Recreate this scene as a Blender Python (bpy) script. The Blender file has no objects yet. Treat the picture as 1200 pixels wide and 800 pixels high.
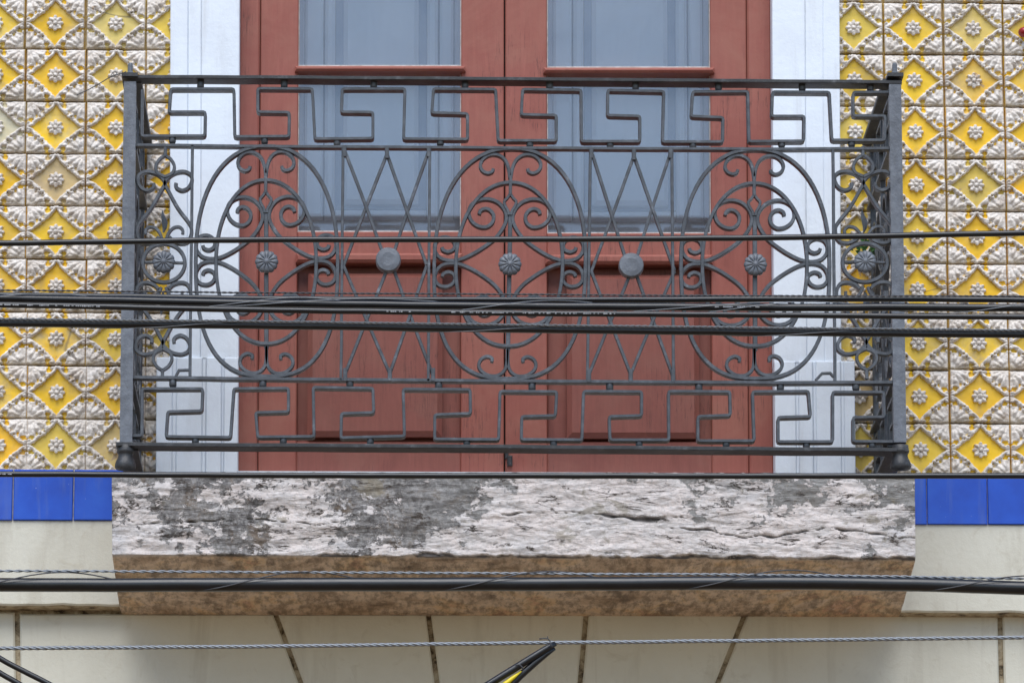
import bpy, bmesh, math, random
from mathutils import Vector, Matrix, Euler, noise
random.seed(7)
S = bpy.context.scene
COL = S.collection
R = math.radians

# ------------------------------------------------------------------ camera, sky, sun, exposure
FPX = 6200.0                       # focal length in photo pixels (photo 1200 wide)
PITCH, YAW = R(13.17), R(1.29)
CAM = Vector((-0.27, -12.07, 1.60))
cam = bpy.data.objects.new('camera', bpy.data.cameras.new('camera'))
COL.objects.link(cam)
cam.location = CAM
cam.rotation_euler = (math.pi/2 + PITCH, 0, -YAW)
cam.data.sensor_width = 36.0
cam.data.lens = 36.0*FPX/1200.0
cam.data.clip_end = 2000
S.camera = cam
ROT = Euler((math.pi/2 + PITCH, 0, -YAW)).to_matrix()

SUN_EL, SUN_AZ = R(57), R(186)     # azimuth clockwise from +Y: the light comes over the street
w = bpy.data.worlds.new('World'); S.world = w; w.use_nodes = True
nt = w.node_tree
sky = nt.nodes.new('ShaderNodeTexSky'); sky.sky_type = 'NISHITA'; sky.sun_disc = False
sky.sun_elevation = SUN_EL; sky.sun_rotation = SUN_AZ
sky.air_density = 1.0; sky.dust_density = 0.6; sky.ozone_density = 1.0
bg = nt.nodes['Background']; bg.inputs['Strength'].default_value = 0.125
nt.links.new(sky.outputs[0], bg.inputs[0])
sun = bpy.data.objects.new('sun', bpy.data.lights.new('sun', 'SUN')); COL.objects.link(sun)
sun.data.energy = 2.0; sun.data.angle = R(46); sun.data.color = (1.0, 0.985, 0.96)
sd = Vector((math.sin(SUN_AZ)*math.cos(SUN_EL), math.cos(SUN_AZ)*math.cos(SUN_EL), math.sin(SUN_EL)))
sun.rotation_euler = sd.to_track_quat('Z', 'Y').to_euler()
S.view_settings.view_transform = 'Standard'; S.view_settings.look = 'None'
S.view_settings.exposure = 0.62; S.view_settings.gamma = 1.0

# ------------------------------------------------------------------ measuring helper
def P(px, py, y):
    """world point on the upright plane at depth y seen at photo position (px, py)"""
    d = ROT @ Vector(((px-600.0)/FPX, -(py-400.0)/FPX, -1.0))
    t = (y-CAM.y)/d.y
    return CAM + d*t

def ppm(y):                        # photo pixels per metre at depth y
    return (P(700, 300, y)-P(600, 300, y)).length and 100.0/(P(700, 300, y)-P(600, 300, y)).length

Y_WALL = 0.0       # glazed face of the yellow tiles
Y_RAIL = -0.57     # front of the railing
Y_SLAB = -0.61     # front of the balcony slab
Y_COURSE = -0.14   # cream string course
Y_LOW = -0.088     # lower wall
Y_JAMB = -0.035
Y_DOOR = 0.035
Y_CAB = -1.9

# ------------------------------------------------------------------ materials
MATS = {}
class M:
    def __init__(s, name):
        s.m = bpy.data.materials.new(name); s.m.use_nodes = True
        s.t = s.m.node_tree; s.n = s.t.nodes; s.l = s.t.links
        s.b = s.n['Principled BSDF']; MATS[name] = s.m
        s.co = s.n.new('ShaderNodeTexCoord').outputs['Object']
    def map(s, sc, rot=(0,0,0)):
        k = s.n.new('ShaderNodeMapping'); k.inputs['Scale'].default_value = sc; k.inputs['Rotation'].default_value = rot
        s.l.new(s.co, k.inputs['Vector']); return k.outputs[0]
    def noise(s, scale, detail=6, rough=.6, dist=0, vec=None):
        k = s.n.new('ShaderNodeTexNoise'); k.inputs['Scale'].default_value = scale
        k.inputs['Detail'].default_value = detail; k.inputs['Roughness'].default_value = rough
        k.inputs['Distortion'].default_value = dist
        s.l.new(vec if vec is not None else s.co, k.inputs['Vector']); return k.outputs['Fac']
    def ramp(s, f, stops):
        k = s.n.new('ShaderNodeValToRGB'); e = k.color_ramp.elements
        while len(e) < len(stops): e.new(0.5)
        for a, (p, c) in zip(e, stops):
            a.position = p; a.color = (c, c, c, 1) if isinstance(c, (int, float)) else (*c, 1)
        s.l.new(f, k.inputs[0]); return k.outputs[0]
    def mix(s, f, a, b, mode='MIX'):
        k = s.n.new('ShaderNodeMix'); k.data_type = 'RGBA'; k.blend_type = mode
        for i, v in ((0, f), (6, a), (7, b)):
            if isinstance(v, (int, float)): k.inputs[i].default_value = v
            elif isinstance(v, tuple): k.inputs[i].default_value = (*v, 1)
            else: s.l.new(v, k.inputs[i])
        return k.outputs[2]
    def math(s, op, a, b=0.0):
        k = s.n.new('ShaderNodeMath'); k.operation = op
        for i, v in ((0, a), (1, b)):
            if isinstance(v, (int, float)): k.inputs[i].default_value = v
            else: s.l.new(v, k.inputs[i])
        return k.outputs[0]
    def sep(s):
        k = s.n.new('ShaderNodeSeparateXYZ'); s.l.new(s.co, k.inputs[0]); return k.outputs
    def attr(s, name):
        k = s.n.new('ShaderNodeAttribute'); k.attribute_name = name; return k.outputs
    def objcol(s):
        return s.n.new('ShaderNodeObjectInfo').outputs['Color']
    def objrand(s):
        return s.n.new('ShaderNodeObjectInfo').outputs['Random']
    def col(s, v):
        if isinstance(v, tuple): s.b.inputs['Base Color'].default_value = (*v, 1)
        else: s.l.new(v, s.b.inputs['Base Color'])
    def rough(s, v):
        if isinstance(v, (int, float)): s.b.inputs['Roughness'].default_value = v
        else: s.l.new(v, s.b.inputs['Roughness'])
    def bump(s, h, strength=.4, dist=.003):
        k = s.n.new('ShaderNodeBump'); k.inputs['Strength'].default_value = strength
        k.inputs['Distance'].default_value = dist
        s.l.new(h, k.inputs['Height']); s.l.new(k.outputs[0], s.b.inputs['Normal'])
    def spec(s, v): s.b.inputs['Specular IOR Level'].default_value = v

# wrought iron, grey-blue paint
m = M('iron_paint')
n1 = m.noise(38, 6, .65); n2 = m.noise(220, 3, .6)
c = m.ramp(n1, [(.3, (.024, .026, .031)), (.5, (.044, .049, .058)), (.64, (.08, .087, .10)), (.75, (.20, .215, .24))])
c = m.mix(m.ramp(m.noise(60, 5, .7), [(.62, 0), (.70, .8)]), c, (.050, .034, .026))
m.col(c); m.rough(m.ramp(n2, [(.3, .34), (.7, .52)])); m.spec(.7); m.bump(n2, .35, .0015)
m = M('post_paint')
n1 = m.noise(38, 6, .65); n2 = m.noise(160, 4, .65)
c = m.ramp(n1, [(.3, (.085, .092, .107)), (.5, (.125, .136, .157)), (.72, (.18, .195, .22))])
c = m.mix(m.ramp(m.noise(70, 5, .7), [(.64, 0), (.72, .7)]), c, (.06, .05, .045))
m.col(c); m.rough(m.ramp(n2, [(.3, .34), (.7, .52)])); m.bump(n2, .6, .002)
m = M('iron_dark')
n1 = m.noise(45, 7, .7); n2 = m.noise(200, 3, .6)
c = m.ramp(n1, [(.35, (.018, .018, .019)), (.56, (.034, .034, .036)), (.70, (.09, .093, .097)), (.80, (.24, .25, .26))])
m.col(c); m.rough(.5); m.bump(n2, .4, .0015)
# relief tile: glaze colour pattern from the moulded mask, ground colour per tile
m = M('glazed_relief')
mask = m.attr('white')['Fac']
n1 = m.noise(55, 5, .6); n2 = m.noise(22, 4, .6)
wn = m.n.new('ShaderNodeVectorMath'); wn.operation = 'ADD'
m.l.new(m.co, wn.inputs[0])
rnd = m.objrand()
kx = m.n.new('ShaderNodeCombineXYZ')
for i in range(3): m.l.new(m.math('MULTIPLY', rnd, 37.0+11*i), kx.inputs[i])
m.l.new(kx.outputs[0], wn.inputs[1])
wv = wn.outputs[0]
na = m.noise(30, 5, .65, 0, wv); nb = m.noise(75, 4, .65, 0, wv); nc = m.noise(14, 4, .6, 0, wv)
white = m.ramp(na, [(.28, (.46, .36, .28)), (.42, (.63, .56, .49)), (.6, (.74, .68, .62)), (.8, (.68, .57, .49))])
white = m.mix(m.ramp(nb, [(.64, 0), (.72, .55)]), white, (.36, .25, .13))
oc = m.objcol()
yel = m.mix(m.ramp(nc, [(.35, 0), (.7, .35)]), oc, m.mix(.5, oc, (.84, .60, .04)))
yel = m.mix(m.ramp(nb, [(.66, 0), (.78, .5)]), yel, (.52, .30, .03))
fade = m.math('MULTIPLY', m.ramp(m.noise(9, 5, .65, .5, wv), [(.46, 0), (.62, 1)]), m.ramp(rnd, [(.45, .08), (.95, .75)]))
yel = m.mix(fade, yel, (.72, .56, .20))
chip = m.ramp(m.noise(26, 4, .6, .3, wv), [(.685, 0), (.70, 1)])
cc = m.mix(m.ramp(mask, [(.35, 0), (.6, 1)]), yel, white)
cc = m.mix(m.math('MULTIPLY', chip, .8), cc, (.40, .27, .16))
vv = m.noise(3.2, 1, .4, 0, wv)
hair = m.ramp(m.math('ABSOLUTE', m.math('SUBTRACT', vv, .5)), [(0, 1), (.001, 1), (.0035, 0)])
cc = m.mix(m.math('MULTIPLY', hair, m.ramp(rnd, [(.80, 0), (.82, .7)])), cc, (.10, .07, .045))
gr = m.math('MULTIPLY', m.ramp(m.noise(11, 6, .7, .4, wv), [(.50, 0), (.68, .65)]), m.ramp(rnd, [(.2, .4), (.9, 1.0)]))
cc = m.mix(gr, cc, (.33, .27, .21))
ed = m.math('MULTIPLY', m.attr('low_edge_brown')['Fac'], m.ramp(nb, [(.35, .15), (.6, .85)]))  # brown blended in along each tile's lower edge, broken up by noise
cc = m.mix(ed, cc, (.30, .22, .10))
m.col(cc); m.rough(m.ramp(na, [(.3, .25), (.7, .5)])); m.spec(.4); m.bump(nb, .25, .0012)
# mortar between tiles
m = M('mortar')
n1 = m.noise(40, 6, .7)
m.col(m.ramp(n1, [(.3, (.11, .075, .045)), (.5, (.30, .21, .10)), (.7, (.48, .36, .16))])); m.rough(.9); m.bump(n1, .6, .004)
# blue glazed tile
m = M('blue_glaze')
n1 = m.noise(9, 4, .6); n2 = m.noise(90, 3, .6)
c = m.ramp(n1, [(.3, (.005, .046, .36)), (.5, (.008, .070, .47)), (.72, (.020, .11, .56))])
c = m.mix(m.math('MULTIPLY', m.objrand(), .35), c, (.012, .085, .60))
c = m.mix(m.ramp(m.noise(3.5, 5, .65, .5, m.map((7, 7, .8))), [(.54, 0), (.72, .28)]), c, (.16, .20, .32))
c = m.mix(m.ramp(n2, [(.70, 0), (.74, .6)]), c, (.35, .40, .55))
m.col(c); m.rough(.28); m.bump(m.noise(30, 3, .5), .15, .002)
m = M('pale_grout'); m.col(m.ramp(m.noise(60, 5, .7), [(.35, (.38, .36, .36)), (.6, (.60, .58, .58))])); m.rough(.9)
# white painted stone surround
m = M('white_paint')
n1 = m.noise(7, 6, .6, .3); n2 = m.noise(55, 5, .65); n3 = m.noise(2.2, 6, .65, .5, m.map((9, 9, 1.1)))
c = m.ramp(n1, [(.3, (.70, .74, .80)), (.6, (.77, .82, .88))])
c = m.mix(m.ramp(n3, [(.55, 0), (.78, .4)]), c, (.44, .43, .42))
c = m.mix(m.ramp(n2, [(.70, 0), (.78, .5)]), c, (.50, .44, .38))
m.col(c); m.rough(.65); m.bump(n2, .35, .003)
# cream masonry paint
m = M('cream_paint')
n1 = m.noise(5, 6, .6, .3); n2 = m.noise(70, 6, .65); n3 = m.noise(18, 6, .7, .8)
c = m.ramp(n1, [(.3, (.595, .57, .475)), (.65, (.66, .64, .545))])
c = m.mix(m.ramp(n3, [(.57, 0), (.74, .5)]), c, (.46, .41, .31))
c = m.mix(m.ramp(m.noise(3.0, 6, .6, .6, m.map((6, 6, .9))), [(.54, 0), (.7, .35)]), c, (.40, .36, .28))
c = m.mix(m.ramp(n2, [(.70, 0), (.80, .6)]), c, (.34, .27, .18))
m.col(c); m.rough(.75); m.bump(m.mix(.5, n2, n3), .5, .004)
# dirt in joints and under ledges
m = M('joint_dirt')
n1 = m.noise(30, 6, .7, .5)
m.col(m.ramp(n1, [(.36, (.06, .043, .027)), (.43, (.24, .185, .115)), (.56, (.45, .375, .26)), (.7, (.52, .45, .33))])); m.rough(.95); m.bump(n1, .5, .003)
# painted door timber
m = M('door_paint')
ng = m.noise(9, 7, .6, .3, m.map((14, 14, 1.2))); nb = m.noise(6, 6, .65, .5); nc = m.noise(90, 4, .6)
c = m.ramp(ng, [(.3, (.275, .088, .066)), (.55, (.305, .098, .073)), (.75, (.34, .112, .084))])
c = m.mix(m.ramp(nb, [(.46, 0), (.66, .65)]), c, (.33, .135, .098))
c = m.mix(m.ramp(m.noise(2.6, 7, .7, .8), [(.52, 0), (.68, .55)]), c, (.235, .062, .046))
c = m.mix(m.ramp(nc, [(.74, 0), (.82, .4)]), c, (.12, .045, .035))
vl = m.noise(16, 5, .6, .15, m.map((5.5, 5.5, .22)))
crk = m.ramp(m.math('ABSOLUTE', m.math('SUBTRACT', vl, .5)), [(0.0, 1), (.006, 1), (.012, 0)])
crk = m.math('MULTIPLY', crk, m.ramp(m.noise(3.3, 4, .6), [(.5, 0), (.58, .6)]))
c = m.mix(crk, c, (.07, .03, .025))
m.col(c); m.spec(.28); m.rough(m.ramp(nb, [(.3, .36), (.7, .56)])); m.bump(m.mix(.6, ng, nc), .25, .002)
m = M('door_paint_shaded')  # browner, darker copy of door_paint; the lower door's shade put into the colour
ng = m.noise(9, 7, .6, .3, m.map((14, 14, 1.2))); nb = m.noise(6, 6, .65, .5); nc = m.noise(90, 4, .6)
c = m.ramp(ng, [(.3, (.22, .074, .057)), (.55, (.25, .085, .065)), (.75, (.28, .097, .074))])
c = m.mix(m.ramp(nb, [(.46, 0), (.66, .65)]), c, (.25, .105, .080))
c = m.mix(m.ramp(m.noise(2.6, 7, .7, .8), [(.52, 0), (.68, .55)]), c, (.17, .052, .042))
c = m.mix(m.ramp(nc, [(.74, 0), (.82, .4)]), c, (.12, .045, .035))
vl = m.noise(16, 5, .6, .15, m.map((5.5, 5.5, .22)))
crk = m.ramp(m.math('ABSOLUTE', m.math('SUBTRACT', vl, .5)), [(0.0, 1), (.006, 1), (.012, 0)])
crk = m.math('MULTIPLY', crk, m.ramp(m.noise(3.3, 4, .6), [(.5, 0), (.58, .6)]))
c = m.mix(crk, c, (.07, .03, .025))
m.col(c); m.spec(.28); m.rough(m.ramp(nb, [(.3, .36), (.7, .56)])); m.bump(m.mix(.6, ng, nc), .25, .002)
m = M('pale_putty'); m.col(m.ramp(m.noise(60, 4, .6), [(.3, (.40, .36, .32)), (.6, (.66, .63, .60))])); m.rough(.8)
# inner shutters
m = M('shutter_paint')
ng = m.noise(6, 5, .6, .2, m.map((10, 10, 1)))
m.col(m.ramp(ng, [(.3, (.78, .79, .83)), (.7, (.84, .85, .88))])); m.rough(.5)
m = M('shutter_field'); m.col(m.ramp(m.noise(20, 4, .6), [(.3, (.27, .33, .43)), (.7, (.33, .39, .49))])); m.rough(.5)  # darker than shutter_paint: moulding shadow put into the colour of the recess
m = M('shutter_gap'); m.col(m.ramp(m.noise(20, 4, .6), [(.3, (.17, .15, .16)), (.7, (.27, .25, .26))])); m.rough(.8)
# window glass: see-through with a sky sheen
m = M('window_glass')
for x in list(m.n):
    if x.type == 'BSDF_PRINCIPLED': m.n.remove(x)
tr = m.n.new('ShaderNodeBsdfTransparent'); tr.inputs[0].default_value = (.90, .93, .95, 1)
gl = m.n.new('ShaderNodeBsdfGlossy'); gl.inputs['Roughness'].default_value = .04; gl.inputs[0].default_value = (.95, .97, 1, 1)
fr = m.n.new('ShaderNodeFresnel'); fr.inputs[0].default_value = 1.75
bp = m.n.new('ShaderNodeBump'); bp.inputs['Strength'].default_value = .08; bp.inputs['Distance'].default_value = .02
m.l.new(m.noise(2.5, 2, .4), bp.inputs['Height']); m.l.new(bp.outputs[0], gl.inputs['Normal'])
du_ = m.n.new('ShaderNodeBsdfDiffuse'); du_.inputs[0].default_value = (.78, .80, .86, 1)
fm = m.n.new('ShaderNodeMixShader'); m.l.new(m.ramp(m.noise(4, 6, .65, .6), [(.3, .05), (.7, .13)]), fm.inputs[0]); m.l.new(tr.outputs[0], fm.inputs[1]); m.l.new(du_.outputs[0], fm.inputs[2])
mx = m.n.new('ShaderNodeMixShader'); m.l.new(fr.outputs[0], mx.inputs[0]); m.l.new(fm.outputs[0], mx.inputs[1]); m.l.new(gl.outputs[0], mx.inputs[2])
m.l.new(mx.outputs[0], m.n['Material Output'].inputs['Surface'])
# weathered stone slab with peeling limewash
m = M('peeling_stone')
x, y, z = m.sep()[:3]
big = m.noise(6.0, 9, .64, .35, m.map((1, 1, 1.15)))
fine = m.noise(28, 10, .70, .5, m.map((1, 1, 1.5)))
sx = m.ramp(m.math('ADD', m.math('MULTIPLY', x, .5), .5), [(0.03, .55), (.10, .515), (.2, .50), (.30, .50), (.38, .468), (.45, .497), (.50, .525), (.56, .56), (.72, .57), (.86, .52), (.94, .515), (1, .56)])
zb = m.math('MULTIPLY', m.math('SUBTRACT', z, .10), -.55)
f = m.math('ADD', m.math('ADD', m.math('MULTIPLY', big, .6), m.math('MULTIPLY', fine, .4)), m.math('SUBTRACT', sx, .5))
f = m.math('ADD', f, zb)
paint = m.ramp(f, [(.487, 0), (.501, 1)])
pw = m.ramp(m.noise(8, 7, .7, .4, m.map((1, 1, 1.6))), [(.30, (.55, .53, .53)), (.45, (.69, .635, .60)), (.58, (.76, .67, .62)), (.72, (.74, .70, .68))])
pw = m.mix(m.ramp(m.noise(26, 9, .78, .4, m.map((1, 1, 1.7))), [(.50, 0), (.62, .55)]), pw, (.40, .375, .36))
pw = m.mix(m.ramp(m.noise(95, 7, .78), [(.51, 0), (.64, .5)]), pw, (.33, .31, .30))
st = m.ramp(m.noise(16, 9, .74, .4, m.map((1, 1, 1.2))), [(.30, (.050, .046, .043)), (.43, (.14, .13, .125)), (.54, (.22, .205, .195)), (.64, (.17, .125, .085)), (.75, (.28, .26, .25))])
st = m.mix(m.ramp(m.noise(80, 8, .78), [(.46, 0), (.56, .7)]), st, (.40, .38, .36))
st = m.mix(m.ramp(m.noise(9, 9, .75, .5), [(.50, 0), (.60, .8)]), st, (.045, .038, .034))
st = m.mix(m.ramp(m.noise(13, 7, .7, .4), [(.56, 0), (.64, .7)]), st, (.17, .115, .07))
st = m.mix(m.ramp(m.math('ADD', m.math('MULTIPLY', x, .5), .5), [(.36, 0), (.50, .55)]), st, (.32, .31, .29))
cc = m.mix(paint, st, pw)
ol = m.ramp(m.noise(9, 8, .68, .6, m.map((1, 1, 1.8))), [(.60, 0), (.64, .6)])
cc = m.mix(ol, cc, (.27, .23, .16))
ridge = m.noise(4.0, 10, .64, .6, m.map((1, 1, 4.6)))
ck = m.ramp(m.math('ABSOLUTE', m.math('SUBTRACT', ridge, .5)), [(0.0, 1), (.006, 1), (.018, 0)])
ck = m.math('MULTIPLY', ck, m.ramp(m.noise(13, 5, .65, 0, m.map((1, 1, 2.5))), [(.49, 0), (.56, 1)]))
cc = m.mix(ck, cc, (.055, .04, .03))
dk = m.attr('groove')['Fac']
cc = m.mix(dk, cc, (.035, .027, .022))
# raw stained underside (mask painted on the underside faces)
us = m.attr('under')['Fac']
ur = m.ramp(m.noise(5, 9, .68, .5, m.map((.8, .62, 1))), [(.34, (.24, .16, .10)), (.43, (.56, .42, .31)), (.50, (.74, .59, .47)), (.56, (.72, .53, .34)), (.61, (.62, .38, .26)), (.68, (.80, .68, .57))])
ur = m.mix(m.ramp(m.noise(60, 7, .7, 0, m.map((1, .3, 1))), [(.44, 0), (.60, .7)]), ur, (.19, .14, .10))
ur = m.mix(m.ramp(m.noise(18, 8, .75, .5, m.map((1, .3, 1))), [(.54, 0), (.64, .6)]), ur, (.10, .07, .05))
cc = m.mix(us, cc, ur)
m.col(cc); m.rough(.85)
lay = m.noise(5, 10, .66, .7, m.map((1, 1, 5.0)))
hh = m.math('ADD', m.math('ADD', m.math('MULTIPLY', paint, .5), m.math('MULTIPLY', lay, 1.6)), m.math('MULTIPLY', m.noise(45, 8, .75, .5, m.map((1, 1, 2))), .8))
m.bump(hh, .8, .009)
# cables
m = M('cable_black'); n1 = m.noise(25, 4, .6)
m.col(m.ramp(n1, [(.3, (.004, .0045, .006)), (.7, (.008, .009, .012))])); m.rough(m.ramp(m.noise(50, 3, .6), [(.3, .30), (.7, .38)])); m.spec(.55)
m = M('steel_wire'); m.col((.26, .275, .295)); m.rough(.5); m.b.inputs['Metallic'].default_value = .6
m = M('dark_wire'); m.col((.05, .05, .055)); m.rough(.5)
m = M('print_white'); m.col((.42, .43, .45)); m.rough(.7)
m = M('yellow_sheath'); m.col((.72, .56, .01)); m.rough(.4)
m = M('leaf_green'); m.col(m.ramp(m.noise(60, 3, .6), [(.3, (.025, .085, .018)), (.7, (.07, .17, .035))])); m.rough(.6)
m = M('red_gloss'); m.col((.30, .012, .015)); m.rough(.35)
m = M('asphalt'); n1 = m.noise(60, 6, .7); m.col(m.ramp(n1, [(.3, (.16, .10, .05)), (.7, (.22, .14, .075))])); m.rough(.9); m.bump(n1, .5, .01)
m = M('pavement'); n1 = m.noise(14, 6, .7); m.col(m.ramp(n1, [(.3, (.24, .16, .085)), (.7, (.32, .22, .125))])); m.rough(.9)

# ------------------------------------------------------------------ object helpers
def tag(o, label=None, cat=None, group=None, kind=None):
    if label: o['label'] = label
    if cat: o['category'] = cat
    if group: o['group'] = group
    if kind: o['kind'] = kind
    return o
def thing(name, label, cat, base, group=None):
    o = bpy.data.objects.new(name, None); COL.objects.link(o); o.location = base
    o.empty_display_size = .1
    return tag(o, label, cat, group)
def world_origin(o):
    v = Vector((0, 0, 0))
    while o is not None:
        v = v + Vector(o.location); o = o.parent
    return v
def make(name, verts, faces, mat, parent=None, smooth=False, origin=None):
    """verts in world coordinates; the mesh is stored about the object's own origin"""
    if origin is None:
        origin = world_origin(parent) if parent else sum((Vector(v) for v in verts), Vector())/len(verts)
    me = bpy.data.meshes.new(name)
    me.from_pydata([tuple(Vector(v)-origin) for v in verts], [], faces)
    me.materials.append(MATS[mat] if isinstance(mat, str) else mat)
    if smooth:
        me.polygons.foreach_set('use_smooth', [True]*len(me.polygons))
    me.validate(); me.update()
    bm = bmesh.new(); bm.from_mesh(me); bmesh.ops.recalc_face_normals(bm, faces=bm.faces); bm.to_mesh(me); bm.free()
    o = bpy.data.objects.new(name, me); COL.objects.link(o)
    if parent: o.parent = parent; o.location = origin-world_origin(parent)
    else: o.location = origin
    return o
class Geo:
    def __init__(s): s.v = []; s.f = []
    def add(s, v, f):
        k = len(s.v); s.v += [Vector(a) for a in v]; s.f += [tuple(i+k for i in q) for q in f]; return s
    def box(s, a, b, ch=0.0):
        x0, y0, z0 = a; x1, y1, z1 = b
        return s.add([(x0,y0,z0),(x1,y0,z0),(x1,y1,z0),(x0,y1,z0),(x0,y0,z1),(x1,y0,z1),(x1,y1,z1),(x0,y1,z1)],
                     [(0,3,2,1),(4,5,6,7),(0,1,5,4),(1,2,6,5),(2,3,7,6),(3,0,4,7)])
    def prism(s, quad, y0, y1, ch=0.0):
        """polygon of (x,z) points extruded from y0 (front) to y1; front edge chamfered by ch"""
        n = len(quad); c = sum((Vector(q) for q in quad), Vector((0, 0)))/n
        q = [Vector(a) for a in quad]
        if ch > 0:
            inn = []
            for i in range(n):
                d0 = (q[i]-q[i-1]).normalized(); d1 = (q[(i+1)%n]-q[i]).normalized()
                n0 = Vector((-d0.y, d0.x)); n1 = Vector((-d1.y, d1.x))
                if n0.dot(c-q[i]) < 0: n0 = -n0
                if n1.dot(c-q[i]) < 0: n1 = -n1
                mm = (n0+n1); mm = mm/max(.3, (1+n0.dot(n1)))
                inn.append(q[i]+mm*ch)
            v = [(a.x, y0, a.y) for a in inn]+[(a.x, y0+ch, a.y) for a in q]+[(a.x, y1, a.y) for a in q]
            f = [tuple(range(n)), tuple(range(3*n-1, 2*n-1, -1))]
            for i in range(n):
                j = (i+1) % n
                f += [(i, j, n+j, n+i), (n+i, n+j, 2*n+j, 2*n+i)]
        else:
            v = [(a.x, y0, a.y) for a in q]+[(a.x, y1, a.y) for a in q]
            f = [tuple(range(n)), tuple(range(2*n-1, n-1, -1))]+[(i, (i+1)%n, n+(i+1)%n, n+i) for i in range(n)]
        return s.add(v, f)
    def ribbon(s, pts, wdt, dep, n=Vector((0, 1, 0)), closed=False, ch=.12, front=True):
        """bar of section wdt x dep swept along pts (pts are on its front face)"""
        pts = [Vector(p) for p in pts]; N = len(pts); hw = wdt/2; c = min(wdt, dep)*ch
        sec = [(-hw, c), (-hw+c, 0), (hw-c, 0), (hw, c), (hw, dep-c), (hw-c, dep), (-hw+c, dep), (-hw, dep-c)]
        v = []
        for i in range(N):
            if closed: a, b = pts[i-1], pts[(i+1) % N]
            else: a, b = pts[max(i-1, 0)], pts[min(i+1, N-1)]
            t0 = (pts[i]-a); t1 = (b-pts[i])
            t0 = t0.normalized() if t0.length > 1e-9 else t1.normalized()
            t1 = t1.normalized() if t1.length > 1e-9 else t0
            s0 = t0.cross(n); s1 = t1.cross(n); sd_ = (s0+s1)
            sd_ = sd_/max(.35, (1+s0.dot(s1)))
            v += [pts[i]+sd_*u+n*d for u, d in sec]
        f = []
        for i in range(N if closed else N-1):
            j = (i+1) % N
            f += [(i*8+k, i*8+(k+1) % 8, j*8+(k+1) % 8, j*8+k) for k in range(8)]
        if not closed: f += [tuple(range(7, -1, -1)), tuple((N-1)*8+k for k in range(8))]
        return s.add(v, f)
    def tube(s, pts, r, sides=8, caps=True):
        pts = [Vector(p) for p in pts]; N = len(pts); v = []
        up = Vector((0, 0, 1))
        for i in range(N):
            t = (pts[min(i+1, N-1)]-pts[max(i-1, 0)]).normalized()
            a = t.cross(up)
            if a.length < 1e-4: a = t.cross(Vector((0, 1, 0)))
            a.normalize(); b = a.cross(t)
            rr = r[i] if isinstance(r, (list, tuple)) else r
            v += [pts[i]+(a*math.cos(2*math.pi*k/sides)+b*math.sin(2*math.pi*k/sides))*rr for k in range(sides)]
        f = []
        for i in range(N-1):
            f += [(i*sides+k, i*sides+(k+1) % sides, (i+1)*sides+(k+1) % sides, (i+1)*sides+k) for k in range(sides)]
        if caps: f += [tuple(range(sides-1, -1, -1)), tuple((N-1)*sides+k for k in range(sides))]
        return s.add(v, f)
    def lathe(s, base, prof, sides=16, axis=Vector((0, 0, 1))):
        base = Vector(base); a = axis.orthogonal().normalized(); b = axis.cross(a); v = []
        for r, h in prof:
            v += [base+axis*h+(a*math.cos(2*math.pi*k/sides)+b*math.sin(2*math.pi*k/sides))*r for k in range(sides)]
        f = []
        for i in range(len(prof)-1):
            f += [(i*sides+k, i*sides+(k+1) % sides, (i+1)*sides+(k+1) % sides, (i+1)*sides+k) for k in range(sides)]
        f += [tuple(range(sides-1, -1, -1)), tuple((len(prof)-1)*sides+k for k in range(sides))]
        return s.add(v, f)
    def done(s, name, mat, parent=None, smooth=False, origin=None):
        return make(name, s.v, s.f, mat, parent, smooth, origin)
def xz(px, py, y): p = P(px, py, y); return (p.x, p.z)
def rect(x0, y0, x1, y1, y): return [xz(x0, y1, y), xz(x1, y1, y), xz(x1, y0, y), xz(x0, y0, y)]
def spline(pts, k=6, closed=False):
    n = len(pts); out = []; pts = [Vector(p) for p in pts]
    for i in range(n if closed else n-1):
        if closed: p0, p1, p2, p3 = pts[i-1], pts[i], pts[(i+1) % n], pts[(i+2) % n]
        else: p0, p1, p2, p3 = pts[max(i-1, 0)], pts[i], pts[i+1], pts[min(i+2, n-1)]
        for j in range(k):
            t = j/k
            out.append(.5*((2*p1)+(p2-p0)*t+(2*p0-5*p1+4*p2-p3)*t*t+(3*p1-p0-3*p2+p3)*t**3))
    if not closed: out.append(pts[-1])
    return out

# ------------------------------------------------------------------ ground (out of frame, below)
g = Geo(); g.box((-60, -8.0, -.20), (60, -1.6-.4, -.004)) ; g.box((-400, -400, -.3), (400, 400, -.21))
g = Geo(); g.add([(-300, -300, -.14), (300, -300, -.14), (300, 300, -.14), (-300, 300, -.14)], [(0, 1, 2, 3)])
tag(g.done('road', 'asphalt', None, origin=Vector((0, 0, -.14))), kind='structure')
g = Geo(); g.box((-30, -1.9, -.13), (30, .3, 0.0))
tag(g.done('pavement', 'pavement', None, origin=Vector((0, -1, 0))), kind='structure')

# ------------------------------------------------------------------ the building
BLD = thing('townhouse', 'townhouse front with yellow relief tiles, red double door and weathered stone balcony slab', 'building', (0, 0, 0))
zb = P(600, 552, Y_COURSE).z                    # top of the blue band
zc = P(600, 613, Y_COURSE).z                    # blue / cream line
zk = P(600, 713, Y_COURSE).z                    # underside of the string course
TOP = P(600, -330, 0).z
XL, XR = P(-330, 300, 0).x, P(1530, 300, 0).x
jl0, jl1 = P(200, 200, 0).x, P(280, 200, 0).x
jr0, jr1 = P(904, 200, 0).x, P(983, 200, 0).x
g = Geo()
g.box((XL, .008, zb-.03), (jl1-.01, .35, TOP)); g.box((jr0+.01, .008, zb-.03), (XR, .35, TOP))
g.box((jl1-.01, .008, P(600, -230, 0).z), (jr0+.01, .35, TOP))
g.done('tiled_wall', 'mortar', BLD)

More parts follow.
